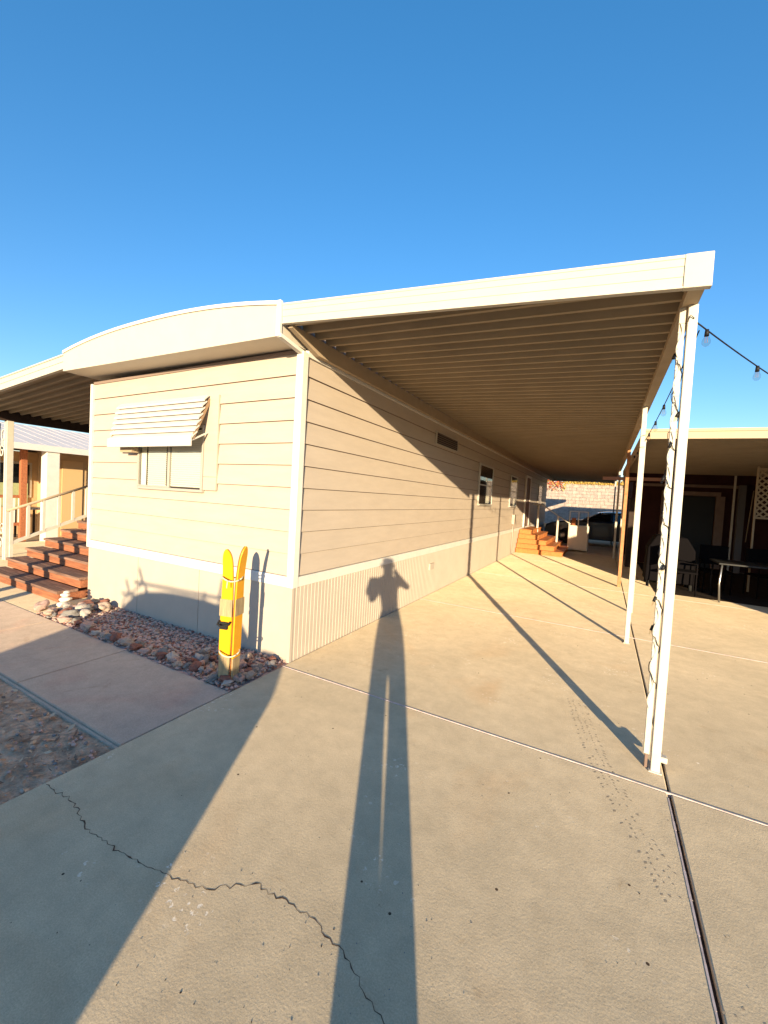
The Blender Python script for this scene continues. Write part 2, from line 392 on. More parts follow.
# dry debris on dirt
b = MB()
for k in range(3600):
    x, y = rnd.uniform(-6.0,-2.5), rnd.uniform(-1.2,1.33)
    a = rnd.random()*6.28; l = rnd.uniform(.008,.03); w = l*rnd.uniform(.15,.5); z = -.022+rnd.uniform(0,.02)
    u = Vector((math.cos(a),math.sin(a),rnd.uniform(-.5,.5)))*l; v = Vector((-math.sin(a),math.cos(a),rnd.uniform(-.6,.6)))*w
    c = Vector((x,y,z)); b.quad([c-u,c+v,c+u,c-v], rnd.choice((0,0,1,2)))
tag(b.build('leaf_litter', [mat('litter_a',(.42,.27,.17),.9), mat('litter_b',(.20,.13,.09),.9), mat('litter_c',(.56,.42,.29),.9)], recalc=False), kind='stuff')
b = MB()
for k in range(1500):
    x, y = rnd.uniform(-6.0,-2.5), rnd.uniform(-1.2,1.33); r = rnd.uniform(.004,.014)
    b.ball((x,y,-.018), r, 1, (1.3,1,.8), rough=.4, seed=k, mi=rnd.choice((0,1,2)))
tag(b.build('dirt_pebbles', [ROCK[1],ROCK[2],ROCK[0]]), kind='stuff')
# pinkish gravel
b = MB()
for k in range(3800):
    x, y = rnd.uniform(-5.76,-2.51), rnd.uniform(2.21,2.885); r = rnd.uniform(.005,.018)
    b.ball((x,y,.0+r*.3), r, 1, (rnd.uniform(.9,1.6),rnd.uniform(.8,1.2),.7), rough=.4, seed=k, mi=rnd.choice((0,0,0,1,2,3)), rot=Matrix.Rotation(rnd.random()*6,3,'Z'))
tag(b.build('gravel', ROCK[:4]), kind='stuff')
# larger border rocks
protos = []
for k in range(10):
    b = MB(); r = 1.0
    b.ball((0,0,.0), 1, 3, (1.25,.9,.68), rough=.42, seed=k*5+1)
    o = b.build('landscape_rock', ROCK[k % 5]); protos.append(o)
def put_rock(o, x, y, s, z=.01):
    o.location = (x, y, z-.25*s); o.scale = (s,s,s); o.rotation_euler = (rnd.uniform(-.3,.3), rnd.uniform(-.3,.3), rnd.random()*6.28)
spots = []
for k in range(40):
    spots.append((-5.62+3.05*k/39+rnd.uniform(-.03,.03), 2.26+rnd.uniform(-.03,.05), rnd.uniform(.022,.050)))
for k in range(22): spots.append((-2.56+rnd.uniform(-.06,.03)-.0*k, 2.25+.6*rnd.random(), rnd.uniform(.02,.042)))
for k in range(26): spots.append((rnd.gauss(-5.5,.18), rnd.uniform(2.3,2.86), rnd.uniform(.03,.08)))
for k in range(20): spots.append((rnd.uniform(-3.3,-2.62), rnd.uniform(2.3,2.7), rnd.uniform(.025,.045)))
for k, (x, y, s) in enumerate(spots):
    o = protos[k] if k < 10 else protos[k % 10].copy()
    if k >= 10: COL.objects.link(o)
    put_rock(o, x, y, s)
    if x < -5.0: tag(o, 'rough landscape rock heaped at the end of the gravel bed by the wooden steps', 'rock', 'rocks heaped by the wooden steps')
    elif y > 2.34 and x > -3.35 or x > -2.66: tag(o, 'reddish landscape rock around the yellow skis at the house corner', 'rock', 'rocks around the skis')
    else: tag(o, 'small landscape rock in the row between walkway and pink gravel', 'rock', 'rocks edging the walkway')
t = thing('stone_stack', (-5.86, 2.52, 0), 'small stack of white stones at the foot of the wooden steps', 'stone stack')
for i, (r, z) in enumerate(((.075,.03),(.065,.09),(.05,.14),(.035,.175))):
    b = MB(); b.ball((-5.86+.012*math.sin(i*2), 2.52+.01*i, z), r, 2, (1.15,1,.45), rough=.15, seed=40+i); b.build('stone', M['whitestone'], t, smooth=True)

# ------------------------------------------------------------------ the mobile home
X0, X1, Y0, Y1 = -6.075, -2.493, 2.891, 21.0
home = thing('mobile_home', (X1-1.8, Y0, 0), 'long cream mobile home with lap siding and white band', 'mobile home')
def lap(u_out, z0, n, pitch, g=.0055, dep=.012):
    # profile (depth offset, z): face slightly tilted, dark groove at each lap
    P = []; mi = []
    for k in range(n):
        z = z0+k*pitch
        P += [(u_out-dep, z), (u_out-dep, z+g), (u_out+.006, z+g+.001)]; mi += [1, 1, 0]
    P.append((u_out, z0+n*pitch))
    return P, mi
def wall_lap(name, axis, sgn, u, a, bb, z0, n, pitch, parent):
    P, mi = lap(0, z0, n, pitch)
    P = [(u+sgn*p[0], p[1]) for p in P]
    b = MB(); b.strip(P, axis, a, bb, mi=mi + [0]); b.box(*( (min(u,u-sgn*.1)+ (0 if sgn<0 else -.0), max(u,u-sgn*.1)) if False else ()), ) if False else None
    return b
# front wall (profile in y,z extruded along x)
pitch = .2075
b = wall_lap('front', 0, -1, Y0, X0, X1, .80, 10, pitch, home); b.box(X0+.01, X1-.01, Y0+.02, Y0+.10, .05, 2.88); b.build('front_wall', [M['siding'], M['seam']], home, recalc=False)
def side_laps(u, sgn, nm):
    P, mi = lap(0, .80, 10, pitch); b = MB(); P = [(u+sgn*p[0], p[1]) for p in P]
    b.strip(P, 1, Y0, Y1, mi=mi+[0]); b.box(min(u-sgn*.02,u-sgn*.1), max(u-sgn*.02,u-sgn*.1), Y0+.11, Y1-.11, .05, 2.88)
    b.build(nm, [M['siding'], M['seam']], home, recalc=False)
side_laps(X1, 1, 'side_wall'); side_laps(X0, -1, 'side_wall')
b = MB(); b.box(X0+.01, X1-.01, Y1-.1, Y1, 0, 2.88); b.build('rear_wall', M['siding'], home)
# skirting: front smooth with seams, side ribbed
b = MB(); xs = [X0, -4.93, -3.80, X1]
for i in range(3): b.box(xs[i]+.004, xs[i+1]-.004, Y0-.006, Y0+.02, -.05, .70)
b.box(X0+.01, X1-.01, Y0+.002, Y0+.018, -.05, .7, 1)
b.build('skirting', [M['skirt'], M['seam']], home)
P = []; y = Y0
while y < Y1:
    P += [(X1+.004, y), (X1+.004, y+.044), (X1-.0015, y+.047), (X1-.0015, y+.053)]; y += .056
b = MB(); b.strip(P, 2, -.05, .70); b.build('skirting', M['skirt'], home)
b = MB(); b.box(X0-.006, X0+.02, Y0+.02, Y1, -.05, .70); b.build('skirting', M['skirt'], home)
# white belt band and corner trims
b = MB(); b.box(X0-.02, X1-.005, Y0-.022, Y0+.02, .70, .80); b.build('belt_band', M['white'], home, bevel=.004)
b = MB(); b.box(X1-.02, X1+.020, Y0+.04, Y1, .702, .798); b.build('belt_band', M['white'], home, bevel=.004)
b = MB(); b.prism([(X1-.055,Y0-.026),(X1+.024,Y0-.026),(X1+.024,Y0+.05),(X1-.02,Y0+.05),(X1-.02,Y0+.01),(X1-.055,Y0+.01)], 2, .70, 2.87); b.build('corner_trim', M['white'], home, bevel=.004)
b = MB(); b.prism([(X0-.02,Y0-.026),(X0+.03,Y0-.026),(X0+.03,Y0+.01),(X0,Y0+.01),(X0,Y0+.05),(X0-.02,Y0+.05)], 2, .70, 2.87); b.build('corner_trim', M['white'], home, bevel=.004)
b = MB(); b.prism([(X1-.03,Y0-.012),(X1+.010,Y0-.012),(X1+.010,Y0+.02),(X1-.03,Y0+.02)], 2, -.04, .70); b.build('skirting_corner', M['skirt'], home)
b = MB(); b.box(X1-.02, X1+.022, Y0+.05, Y1, 2.84, 2.905); b.build('eave_trim', M['white'], home, bevel=.003)
# bowed roof box
YF = 2.585
bxl, bxr = -6.175, -2.505
def arch(k, n=28, top=0):
    t = k/n; x = bxl+(bxr-bxl)*t
    ex = .45; z = 3.215-.03*t+top + .135*(1-abs(2*t-1)**2.3)
    return x, z
poly = [(bxl, 2.968), (bxr, 2.905)] + [arch(28-k) for k in range(29)]
b = MB(); b.prism(poly, 1, YF, Y1+.3); b.build('roof', M['fascia'], home)
rl = bpy.data.objects[-1] if False else [o for o in S.objects if o.name.startswith('roof')][-1]
b = MB()
cap = [(arch(k)[0], arch(k)[1]+.006) for k in range(29)]; capl = [(arch(28-k)[0], arch(28-k)[1]-.026) for k in range(29)]
b.prism(cap+capl, 1, YF-.014, YF+.06); b.build('roof_cap', M['white'], rl)
b = MB(); b.box(bxr-.03, bxr+.012, YF-.012, YF+.02, 2.90, 3.20); b.build('fascia_end_cap', M['white'], rl, bevel=.003)
b = MB(); b.prism([(YF,2.895),(YF,2.925),(Y0+.02,2.875),(Y0+.02,2.84)], 0, bxr-.02, bxr+.024); b.build('rake_trim', M['white'], home)
b = MB(); b.box(X0+.03, X1-.06, Y0-.012, Y0+.01, 2.862, 2.895); b.build('eave_shadow_strip', M['seam'], home)  # solid dark strip painted as the shadow line under the soffit

# windows -----------------------------------------------------------
def window_front():
    x0, x1, z0, z1 = -4.94, -3.81, 1.56, 2.22; yo = Y0-.035
    fr = MB()
    fr.box(x0-.03, x1+.03, yo, Y0, z1, z1+.03); fr.box(x0-.03, x1+.03, yo, Y0, z0-.03, z0)
    fr.box(x0-.03, x0, yo, Y0, z0, z1); fr.box(x1, x1+.03, yo, Y0, z0, z1)
    xm = -4.37; fr.box(xm-.018, xm+.018, yo+.004, Y0, z0, z1)
    fr.box(x0, xm-.018, yo+.008, Y0, z0, z0+.02)
    w = fr.build('window', M['frame'], home, bevel=.003)
    g = MB(); g.box(x0, x1, Y0-.006, Y0-.004, z0, z1); g.build('backing', M['dark'], w)
    bl = MB(); z = z0+.02
    while z < z1-.02:
        bl.quad([(xm+.03, Y0-.010, z), (x1-.01, Y0-.010, z), (x1-.01, Y0-.018, z+.022), (xm+.03, Y0-.018, z+.022)]); z += .024
    bl.build('blind', M['blind'], w, recalc=False)
    bl = MB(); z = z0+.02
    while z < z1-.12:
        bl.quad([(x0+.16, Y0-.010, z), (xm-.06, Y0-.010, z), (xm-.06, Y0-.018, z+.022), (x0+.16, Y0-.018, z+.022)]); z += .024
    bl.box(x0+.03, x0+.13, Y0-.016, Y0-.012, z0+.02, z1-.05)
    bl.build('blind', M['blind'], w, recalc=False)
    g = MB(); g.box(x0, x1, Y0-.027, Y0-.024, z0, z1); g.build('pane', M['glass'], w)
    s = MB(); s.box(-3.775, -3.575, Y0-.024, Y0, 1.56, 2.56); s.box(-3.775, -3.575, Y0-.026, Y0-.022, 1.70, 1.705, 1); s.build('window_side_panel', [M['siding'], M['seam']], home, bevel=.003)
window_front()
# slatted awning over front window
a0, a1 = -5.33, -3.70
P = []; n = 7; zt, zb, yt, yb = 2.56, 2.10, Y0-.05, 2.70
aw = MB()
for k in range(n):
    t0, t1 = k/n, (k+1)/n
    y_0, z_0 = yt+(yb-yt)*t0, zt+(zb-zt)*t0; y_1, z_1 = yt+(yb-yt)*t1, zt+(zb-zt)*t1
    ov = .028
    xl = a0 + .10*(t0+t1)/2
    aw.prism([(y_0, z_0-.004), (y_1-ov, z_1+.012), (y_1-ov-.006, z_1-.012), (y_1-ov+.004, z_1-.012), (y_1-ov+.008, z_1+.004), (y_0+.008, z_0-.014)], 0, xl, a1)
ao = aw.build('window_awning', M['awn'], home)
v = MB(); v.box(a0+.10, a1, yb-.052, yb-.034, 2.0, 2.105); v.build('valance', M['awn'], ao, bevel=.003)
s = MB()
for xx in (a1-.012, a0+.12):
    s.beam((xx, yt+.03, zt-.04), (xx, yb-.02, zb-.02), .012, .03)
s.build('support_arm', M['awn_under'], ao)
s = MB(); s.beam((a1-.02, Y0-.01, 2.18), (a1-.02, yb-.03, 2.06), .015, .015); s.build('brace', M['awn'], ao)
s = MB(); s.tube([(-5.03, Y0-.02, 1.985), (-5.05, 2.80, 1.985)], .02); s.box(-5.16, -4.92, 2.76, 2.84, 1.955, 2.02); s.build('crank_box', M['beam'], ao)

def side_window(y0, y1, z0, z1, hung=True):
    xo = X1+.035; fr = MB()
    fr.box(X1, xo, y0-.05, y0, z0-.04, z1+.04); fr.box(X1, xo, y1, y1+.05, z0-.04, z1+.04)
    fr.box(X1, xo, y0, y1, z1, z1+.04); fr.box(X1, xo+.01, y0, y1, z0-.04, z0); zm = (z0+z1)/2
    fr.box(X1, xo-.006, y0, y1, zm-.015, zm+.015)
    w = fr.build('window', M['frame'], home, bevel=.003)
    g = MB(); g.box(X1+.010, X1+.013, y0, y1, z0, z1); g.build('backing', M['dark'], w)
    c = MB(); c.box(X1+.014, X1+.018, y0+(y1-y0)*.55, y0+(y1-y0)*.8, z0+.02, z1-.35); c.build('curtain', M['blind'], w)
    g = MB(); g.box(X1+.024, X1+.027, y0, y1, z0, z1); g.build('pane', M['glass'], w)
side_window(8.95, 10.1, 1.55, 2.42)
side_window(12.35, 13.3, 1.52, 2.40)
side_window(18.2, 19.2, 1.5, 2.4)
# louvre vent
b = MB(); vy0, vy1, vz0, vz1 = 6.25, 7.3, 2.52, 2.70
b.box(X1, X1+.02, vy0-.03, vy1+.03, vz1, vz1+.02); b.box(X1, X1+.02, vy0-.03, vy1+.03, vz0-.02, vz0); b.box(X1, X1+.02, vy0-.03, vy0, vz0, vz1); b.box(X1, X1+.02, vy1, vy1+.03, vz0, vz1)
vo = b.build('wall_vent', M['frame'], home)
b = MB(); b.box(X1+.008, X1+.010, vy0, vy1, vz0, vz1, 0)
for k in range(5):
    z = vz0+.018+k*.034; b.quad([(X1+.010,vy0,z+.02),(X1+.010,vy1,z+.02),(X1+.02,vy1,z),(X1+.02,vy0,z)], 1)
b.build('louvre', [M['black'], M['seam']], vo)
# side door with frame
b = MB(); b.box(X1, X1+.05, 14.9, 15.0, .80, 2.62); b.box(X1, X1+.05, 15.85, 15.95, .80, 2.62); b.box(X1, X1+.05, 15.0, 15.85, 2.55, 2.62)
dr = b.build('door', M['white'], home)
b = MB(); b.box(X1+.005, X1+.03, 15.0, 15.85, .80, 2.55); b.build('door_panel', M['header'], dr)
b = MB(); b.tube([(X1+.03,15.1,1.7),(X1+.07,15.1,1.7)], .02); b.build('handle', M['chrome'], dr)
# dark sheet under the neighbour's patio, floor shade put into its colour
b = MB(); b.box(1.0, 5.6, 9.6, 14.7, -.002, .006); struct('patio_shade_sheet', b, mat('patio_shade_tone', (.05,.038,.03), .95, var=.3, scale=8, spec=.05))
# small things on wall: hose bib, meter box, conduit
b = MB(); b.box(X1+.006, X1+.09, 12.9, 13.15, .95, 1.25); b.tube([(X1+.03,13.02,.0),(X1+.03,13.02,.95)], .014); b.build('meter_box', M['skirt'], home)
b = MB(); b.box(X1+.006, X1+.03, 6.25, 6.45, .42, .52); b.build('skirt_vent', M['skirt'], home)

# ------------------------------------------------------------------ carport
cp = thing('carport', (.37, 2.98, 0), 'beige aluminium carport roof on slim posts along the side of the cream home', 'carport')
XL, XR = X1+.03, .40
def wpan(y0, y1, z, dep=.05, pitch=.1667):
    P = []; y = y0
    while y < y1:
        P += [(y, z), (y+.030, z), (y+.048, z+dep), (y+.149, z+dep)]; y += pitch
    P.append((y, z)); return P
CY0, CY1 = 2.645, 23.0
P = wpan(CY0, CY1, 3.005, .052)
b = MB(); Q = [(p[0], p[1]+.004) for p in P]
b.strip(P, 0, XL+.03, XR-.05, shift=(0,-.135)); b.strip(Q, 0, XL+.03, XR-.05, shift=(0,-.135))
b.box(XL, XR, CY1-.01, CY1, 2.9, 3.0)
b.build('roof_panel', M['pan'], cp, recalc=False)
def sloped(mb, x0, x1, ya, yb, zb0, zb1, zt0, zt1, mi=0):
    v = [mb.bm.verts.new(p) for p in ((x0,ya,zb0),(x1,ya,zb1),(x1,yb,zb1),(x0,yb,zb0),(x0,ya,zt0),(x1,ya,zt1),(x1,yb,zt1),(x0,yb,zt0))]
    for q in ((3,2,1,0),(4,5,6,7),(0,1,5,4),(1,2,6,5),(2,3,7,6),(3,0,4,7)): mb.bm.faces.new([v[i] for i in q]).material_index = mi
b = MB(); fy = 2.60
fx0, fx1 = X1+.004, .403
zb = lambda x, f: 3.008+(2.755-3.008)*(x-fx0)/(fx1-fx0) + f*.170
xe = fx1-.12
for (f0, f1, dy) in ((0,.05,-.006),(.05,.345,0),(.355,.66,-.001),(.67,.9,-.002),(.9,1.0,-.005)):
    sloped(b, fx0, xe, fy+dy, fy+.03, zb(fx0,f0), zb(xe,f0), zb(fx0,f1), zb(xe,f1))
sloped(b, fx0+.002, xe, fy+.008, fy+.028, zb(fx0,.01), zb(xe,.01), zb(fx0,.99), zb(xe,.99), 1)
fo = b.build('front_fascia', [M['fascia'], M['fascia_line']], cp)
b = MB(); sloped(b, xe, fx1, fy-.009, fy+.032, zb(xe,-.01), zb(fx1,-.01), zb(xe,1.01), zb(fx1,1.01)); b.build('end_cap', M['fascia'], fo, bevel=.003)
b = MB(); b.prism([(CY0,2.985),(CY0,3.012),(CY1,3.012),(CY1,2.865),(3.02,2.865)], 0, XL, XL+.05); b.build('ledger_beam', M['beam'], cp, bevel=.003)
b = MB(); b.box(XL-.004, XL+.012, CY0, CY1, 2.99, 3.10); b.build('flashing', M['seam'], cp)
b = MB(); b.box(.325, .402, CY0-.01, CY1, 2.825, 2.865); b.box(.385, .402, CY0-.01, CY1, 2.865, 2.93); b.box(.325,.335,CY0,CY1,2.865,2.885); b.box(.352,.362,CY0,CY1,2.865,2.945); b.build('gutter_beam', M['beam'], cp)
def scroll_post(x, y, z1, ornate=True):
    a = MB(); a.box(x-.024, x+.024, y-.024, y+.024, 0, z1); po = a.build('post', M['post'], cp, bevel=.004)
    if ornate:
        c = MB(); c.box(x-.064, x-.033, y-.004, y+.024, .09, z1); c.box(x-.056, x-.040, y+.002, y+.018, 0, .09, 1); c.build('side_upright', [M['post'], M['header']], po, bevel=.003)
        s = MB(); z = .38; k = 0
        while z < z1-.25:
            pts = []
            for i in range(17):
                t = i/16
                pts.append((x-.056-.011*math.sin(2*math.pi*t), y-.006+.004*math.sin(4*math.pi*t), z+.20*t))
            s.tube(pts, .0035, 6)
            for zc in (z+.055, z+.145):
                s.ball((x-.062, y-.006, zc), .006, 1, (1,1,1.6))
            s.tube([(x-.066, y-.004,z+.2),(x-.034,y-.004,z+.2)], .003, 5)
            z += .215; k += 1
        s.build('scroll_panel', M['post'], po)
    f = MB(); f.box(x-.034, x+.034, y-.034, y+.034, 0.0, .006); f.build('base_plate', M['post'], po)
    return po
p1 = scroll_post(.383, 2.985, 2.825)
b = MB(); b.box(.41, .45, 3.02, 3.065, .04, .075); b.tube([(.40,3.01,.062),(.43,3.04,.058)], .018, 10); b.build('foot_bracket', M['post'], p1, bevel=.005)
scroll_post(.345, 5.66, 2.825, False)
for yy, m_ in ((9.66,'brown'),(15.1,'post'),(20.5,'post')):
    a = MB(); a.box(.345,.405,yy-.03,yy+.03,0,2.825); a.build('post', M[m_], cp, bevel=.004)

# string lights
sg = thing('string_lights', (.42, 2.99, 2.7), 'black string of clear bulbs hanging between the carport posts and running off to the right', 'string lights')
def sagline(p, q, s, n=24): p, q = Vector(p), Vector(q); return [p.lerp(q, i/n)-Vector((0,0,4*s*(i/n)*(1-i/n))) for i in range(n+1)]
c1 = sagline((.41, 3.0, 2.73), (3.1, 7.36, 2.74), .13, 40)
c2 = sagline((.43, 3.05, 2.70), (.40, 5.84, 2.49), .03, 24)
c3 = sagline((.40, 5.84, 2.49), (.42, 9.6, 2.66), .05, 20)
b = MB(); b.tube(c1, .0045, 6); b.tube(c2, .004, 6); b.tube(c3, .004, 6)
b.tube([(.39,2.955,2.74),(.37,2.95,2.76),(.36,2.96,2.73),(.41,3.0,2.73)], .003, 5)
b.build('cable', M['black'], sg)
def bulb(p):
    x, y, z = p
    b = MB(); b.tube([(x,y,z+.004),(x,y,z-.035)], [.010,.013], 10); so_ = b.build('socket', M['black'], sg)
    b = MB(); b.tube([(x,y,z-.035),(x,y,z-.045),(x,y,z-.062),(x,y,z-.080),(x,y,z-.094),(x,y,z-.099)], [.010,.016,.022,.023,.014,.003], 12); bo = b.build('bulb', M['bulb'], sg, smooth=True)
    b = MB(); b.tube([(x-.005,y,z-.04),(x-.006,y,z-.075),(x+.006,y,z-.075),(x+.005,y,z-.04)], .001, 5); b.build('filament', M['orange'], bo)
for i in (1, 7, 14, 21, 28, 35): bulb(c1[i])
for i in (7, 12, 17, 22): bulb(c2[i])
for i in (4, 9, 14): bulb(c3[i])
# lights wound down the near post
b = MB(); pts = []
for i in range(140):
    t = i/139; a = t*2*math.pi*9; pts.append((.334+.023*math.cos(a), 2.995+.024*math.sin(a), 2.66-2.15*t+.01*math.sin(i*1.7)))
b.tube(pts, .0024, 5); b.build('wound_cable', M['black'], sg)
for i in range(6, 138, 12):
    x, y, z = pts[i]; b = MB(); b.tube([(x,y,z),(x-.01,y-.01,z-.03)], .009, 6); b.tube([(x-.01,y-.01,z-.03),(x-.018,y-.016,z-.055)], [.008,.003], 6, mi=1); b.build('bulb', [M['black'], M['bulb']], sg)

# ------------------------------------------------------------------ neighbour's carport and enclosure to the right
nc = thing('neighbour_carport', (.46, 7.36, 0), 'wide low neighbouring carport with beige fascia over the dark patio on the right', 'carport')
NX0, NX1, NY0, NY1 = .46, 5.6, 7.40, 14.6
b = MB()
for (f0, f1, dy) in ((0,.10,-.012),(.10,.70,0),(.72,1.0,-.012)):
    sloped(b, NX0, NX1, NY0+dy, NY0+.04, 2.705+.15*f0, 2.64+.15*f0, 2.705+.15*f1, 2.64+.15*f1)
b.build('front_fascia', M['header'] if False else mat('neighbour_fascia', (.50,.375,.25), .6, var=.05), nc)
P = wpan(NY0+.05, NY1, 2.735, .035, .1667); b = MB()
b.strip(P, 0, NX0+.02, NX1, shift=(0,-.05)); b.strip([(p[0], p[1]+.004) for p in P], 0, NX0+.02, NX1, shift=(0,-.05)); b.build('roof_panel', M['pan'], nc, recalc=False)
b = MB(); b.box(NX0-.02, NX0+.05, NY0+.045, NY1, 2.66, 2.80); b.build('side_gutter', M['beam'], nc)
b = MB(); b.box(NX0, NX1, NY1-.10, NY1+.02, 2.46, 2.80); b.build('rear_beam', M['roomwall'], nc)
b = MB(); b.box(-.1, 1.6, NY1-.16, NY1-.11, 2.50, 2.60); b.build('cross_beam', mat('pink_beam', (.62,.36,.30), .7), nc)
for x, y in ((.475,7.38),(.5,14.5),(3.1,14.3)):
    b = MB(); b.box(x-.022, x+.022, y-.022, y+.022, 0, 2.69); b.build('post', M['post'], nc, bevel=.003)
b = MB(); b.box(2.25, 2.55, 8.2, 8.4, 2.665, 2.70); b.build('ceiling_lamp', M['beam'], nc)

nr = thing('patio_enclosure', (3, 14.9, 0), 'dark maroon patio enclosure with pale door frame behind the right carport', 'enclosure')
b = MB(); b.box(.75, 5.5, 14.8, 22.0, 0, 2.62); b.build('wall', M['roomwall'], nr)  # depth behind the front is added to shade the far block wall
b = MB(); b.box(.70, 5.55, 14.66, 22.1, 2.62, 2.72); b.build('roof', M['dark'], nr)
b = MB(); b.box(1.5, 2.9, 14.70, 14.79, 2.12, 2.24); b.box(1.5, 1.58, 14.70, 14.79, 0, 2.12); b.box(2.80, 3.0, 14.70, 14.79, 0, 2.12)
df = b.build('door_frame', M['header'], nr)
b = MB(); b.box(1.6, 2.78, 14.76, 14.79, .02, 2.1); b.build('door_opening', M['black'], nr)
b = MB(); b.box(.8, 3.3, 14.62, 14.68, 2.36, 2.44); b.build('header', M['header'], nr)
b = MB(); b.box(3.25, 3.40, 14.5, 14.65, 0, 2.45); b.build('pillar', mat('grey_pillar', (.16,.15,.15), .7), nr)
b = MB(); b.tube([(3.42,14.3,.9),(3.5,14.3,2.3)], .012); b.build('pole', M['lattice'], nr)
# lattice
lt = MB(); LX0, LX1, LZ0, LZ1, LY = 2.80, 4.6, 1.60, 2.58, 11.2
def clipseg(x0,z0,dx,dz):
    ts = []
    t0 = max((LX0-x0)/dx if dx > 0 else (LX1-x0)/dx, (LZ0-z0)/dz if dz > 0 else (LZ1-z0)/dz); t1 = min((LX1-x0)/dx if dx > 0 else (LX0-x0)/dx, (LZ1-z0)/dz if dz > 0 else (LZ0-z0)/dz)
    return (t0, t1) if t1 > t0+.03 else None
for k in range(-14, 30):
    for dx, yy in ((1, LY), (-1, LY+.009)):
        x0 = LX0+k*.125; r = clipseg(x0, LZ0, dx, 1)
        if r: lt.beam((x0+dx*r[0], yy, LZ0+r[0]), (x0+dx*r[1], yy, LZ0+r[1]), .032, .008, up=(0,1,0))
lo = thing('lattice_screen', (3.7, LY, 0), 'tan diamond lattice panel hanging under the right carport roof at the photo edge', 'lattice')
lt.build('lattice', M['lattice'], lo)
b = MB(); b.box(LX0-.03, LX0, LY-.02, LY+.02, 0, 2.66); b.box(LX0, LX1, LY-.015, LY+.02, LZ1, LZ1+.04); b.box(LX0, LX1, LY-.015, LY+.02, LZ0-.04, LZ0); b.build('frame', M['lattice'], lo)

# patio table and chairs
tb = thing('patio_table', (2.6, 9.75, 0), 'dark rectangular patio table with thin pale front leg under the right carport', 'table')
b = MB(); b.box(1.9, 3.6, 9.35, 10.15, .70, .73); b.build('tabletop', M['tabletop'], tb, bevel=.006)
for x, y in ((1.96,9.42),(3.54,9.42),(1.96,10.08),(3.54,10.08)):
    b = MB(); b.tube([(x,y,.7),(x-.02,y,.35),(x,y,0)], .016); b.build('leg', M['chrome'] if (x<2 and y<9.5) else M['chairm'], tb)
def chair(x, y, rz, label, first=None):
    if first is None:
        r = thing('patio_chair', (0,0,0), label, 'chair', 'chairs around the patio table')
        b = MB(); b.box(-.24,.24,-.24,.24,.42,.455); b.build('seat', M['chairm'], r, bevel=.01)
        b = MB(); b.box(-.24,.24,.22,.25,.55,.95); b.build('backrest', M['chairm'], r, bevel=.01)
        for sx in (-1,1):
            b = MB(); b.tube([(sx*.22,-.22,0),(sx*.22,-.22,.62),(sx*.22,.1,.64),(sx*.22,.24,.62)], .012); b.build('arm', M['chairm'], r)
            b = MB(); b.tube([(sx*.22,.26,0),(sx*.22,.235,.45),(sx*.22,.25,.95)], .012); b.build('leg', M['chairm'], r)
    else:
        r = copy_tree(first); r['label'] = label
    r.location = (x,y,0); r.rotation_euler = (0,0,rz); return r
ch0 = chair(2.1, 10.6, 0, 'dark patio chair behind the left end of the patio table')
chair(2.9, 10.65, .2, 'dark patio chair behind the middle of the patio table', ch0)
chair(1.45, 9.95, 1.5, 'dark patio chair at the left end of the patio table', ch0)
chair(1.7, 12.4, .5, 'dark patio chair near the pale door frame of the enclosure', ch0)
chair(3.1, 8.95, 3.1, 'dark patio chair in front of the patio table at the photo edge', ch0)
jr = thing('glass_jar', (2.82, 9.7, .73), 'small clear glass jar with white lid on the patio table', 'jar')
b = MB(); b.tube([(2.82,9.7,.73),(2.82,9.7,.86)], .045, 12); b.build('jar_body', M['chrome'], jr); b = MB(); b.tube([(2.82,9.7,.86),(2.82,9.7,.89)], .047, 12); b.build('lid', M['white'], jr)
gr_ = thing('shade_grill', (1.2, 10.5, 0), 'dark covered grill shape added left of the patio chairs to shade the ground behind', 'grill')  # grill shape added to throw shade on the ground behind it
b = MB(); b.prism([(.86,.12),(1.72,.12),(1.70,.82),(1.55,1.08),(1.02,1.10),(.88,.84)], 1, 10.25, 10.85); b.build('cover', M['chairm'], gr_, bevel=.03)
for x in (.92,1.66):
    for y in (10.3,10.8):
        b = MB(); b.tube([(x,y,0),(x,y,.14)], .03, 10); b.build('wheel', M['rubber'], gr_)
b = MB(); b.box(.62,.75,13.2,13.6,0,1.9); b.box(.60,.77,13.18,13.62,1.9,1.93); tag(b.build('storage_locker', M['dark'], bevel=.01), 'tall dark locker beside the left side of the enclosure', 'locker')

# neighbour's home on the right (mostly outside the frame, shades the patio)
nh = thing('neighbour_home', (7.6, 2.75, 0), 'tan neighbouring mobile home beyond the patio on the right', 'mobile home')
b = MB(); b.box(5.65, 9.4, 2.75, 21, 0, 2.75); b.build('wall', M['tan'], nh)
b = MB(); b.prism([(5.5,2.75),(9.55,2.75),(9.55,2.95),(7.5,3.15),(5.5,2.95)], 1, 2.6, 21.2); b.build('roof', M['whiteroof'], nh)
b = MB(); b.box(6.4, 7.6, 2.71, 2.75, 1.3, 2.1); w_ = b.build('window', M['frame'], nh); b = MB(); b.box(6.46, 7.54, 2.695, 2.708, 1.36, 2.04); b.build('pane', M['carglass'], w_)

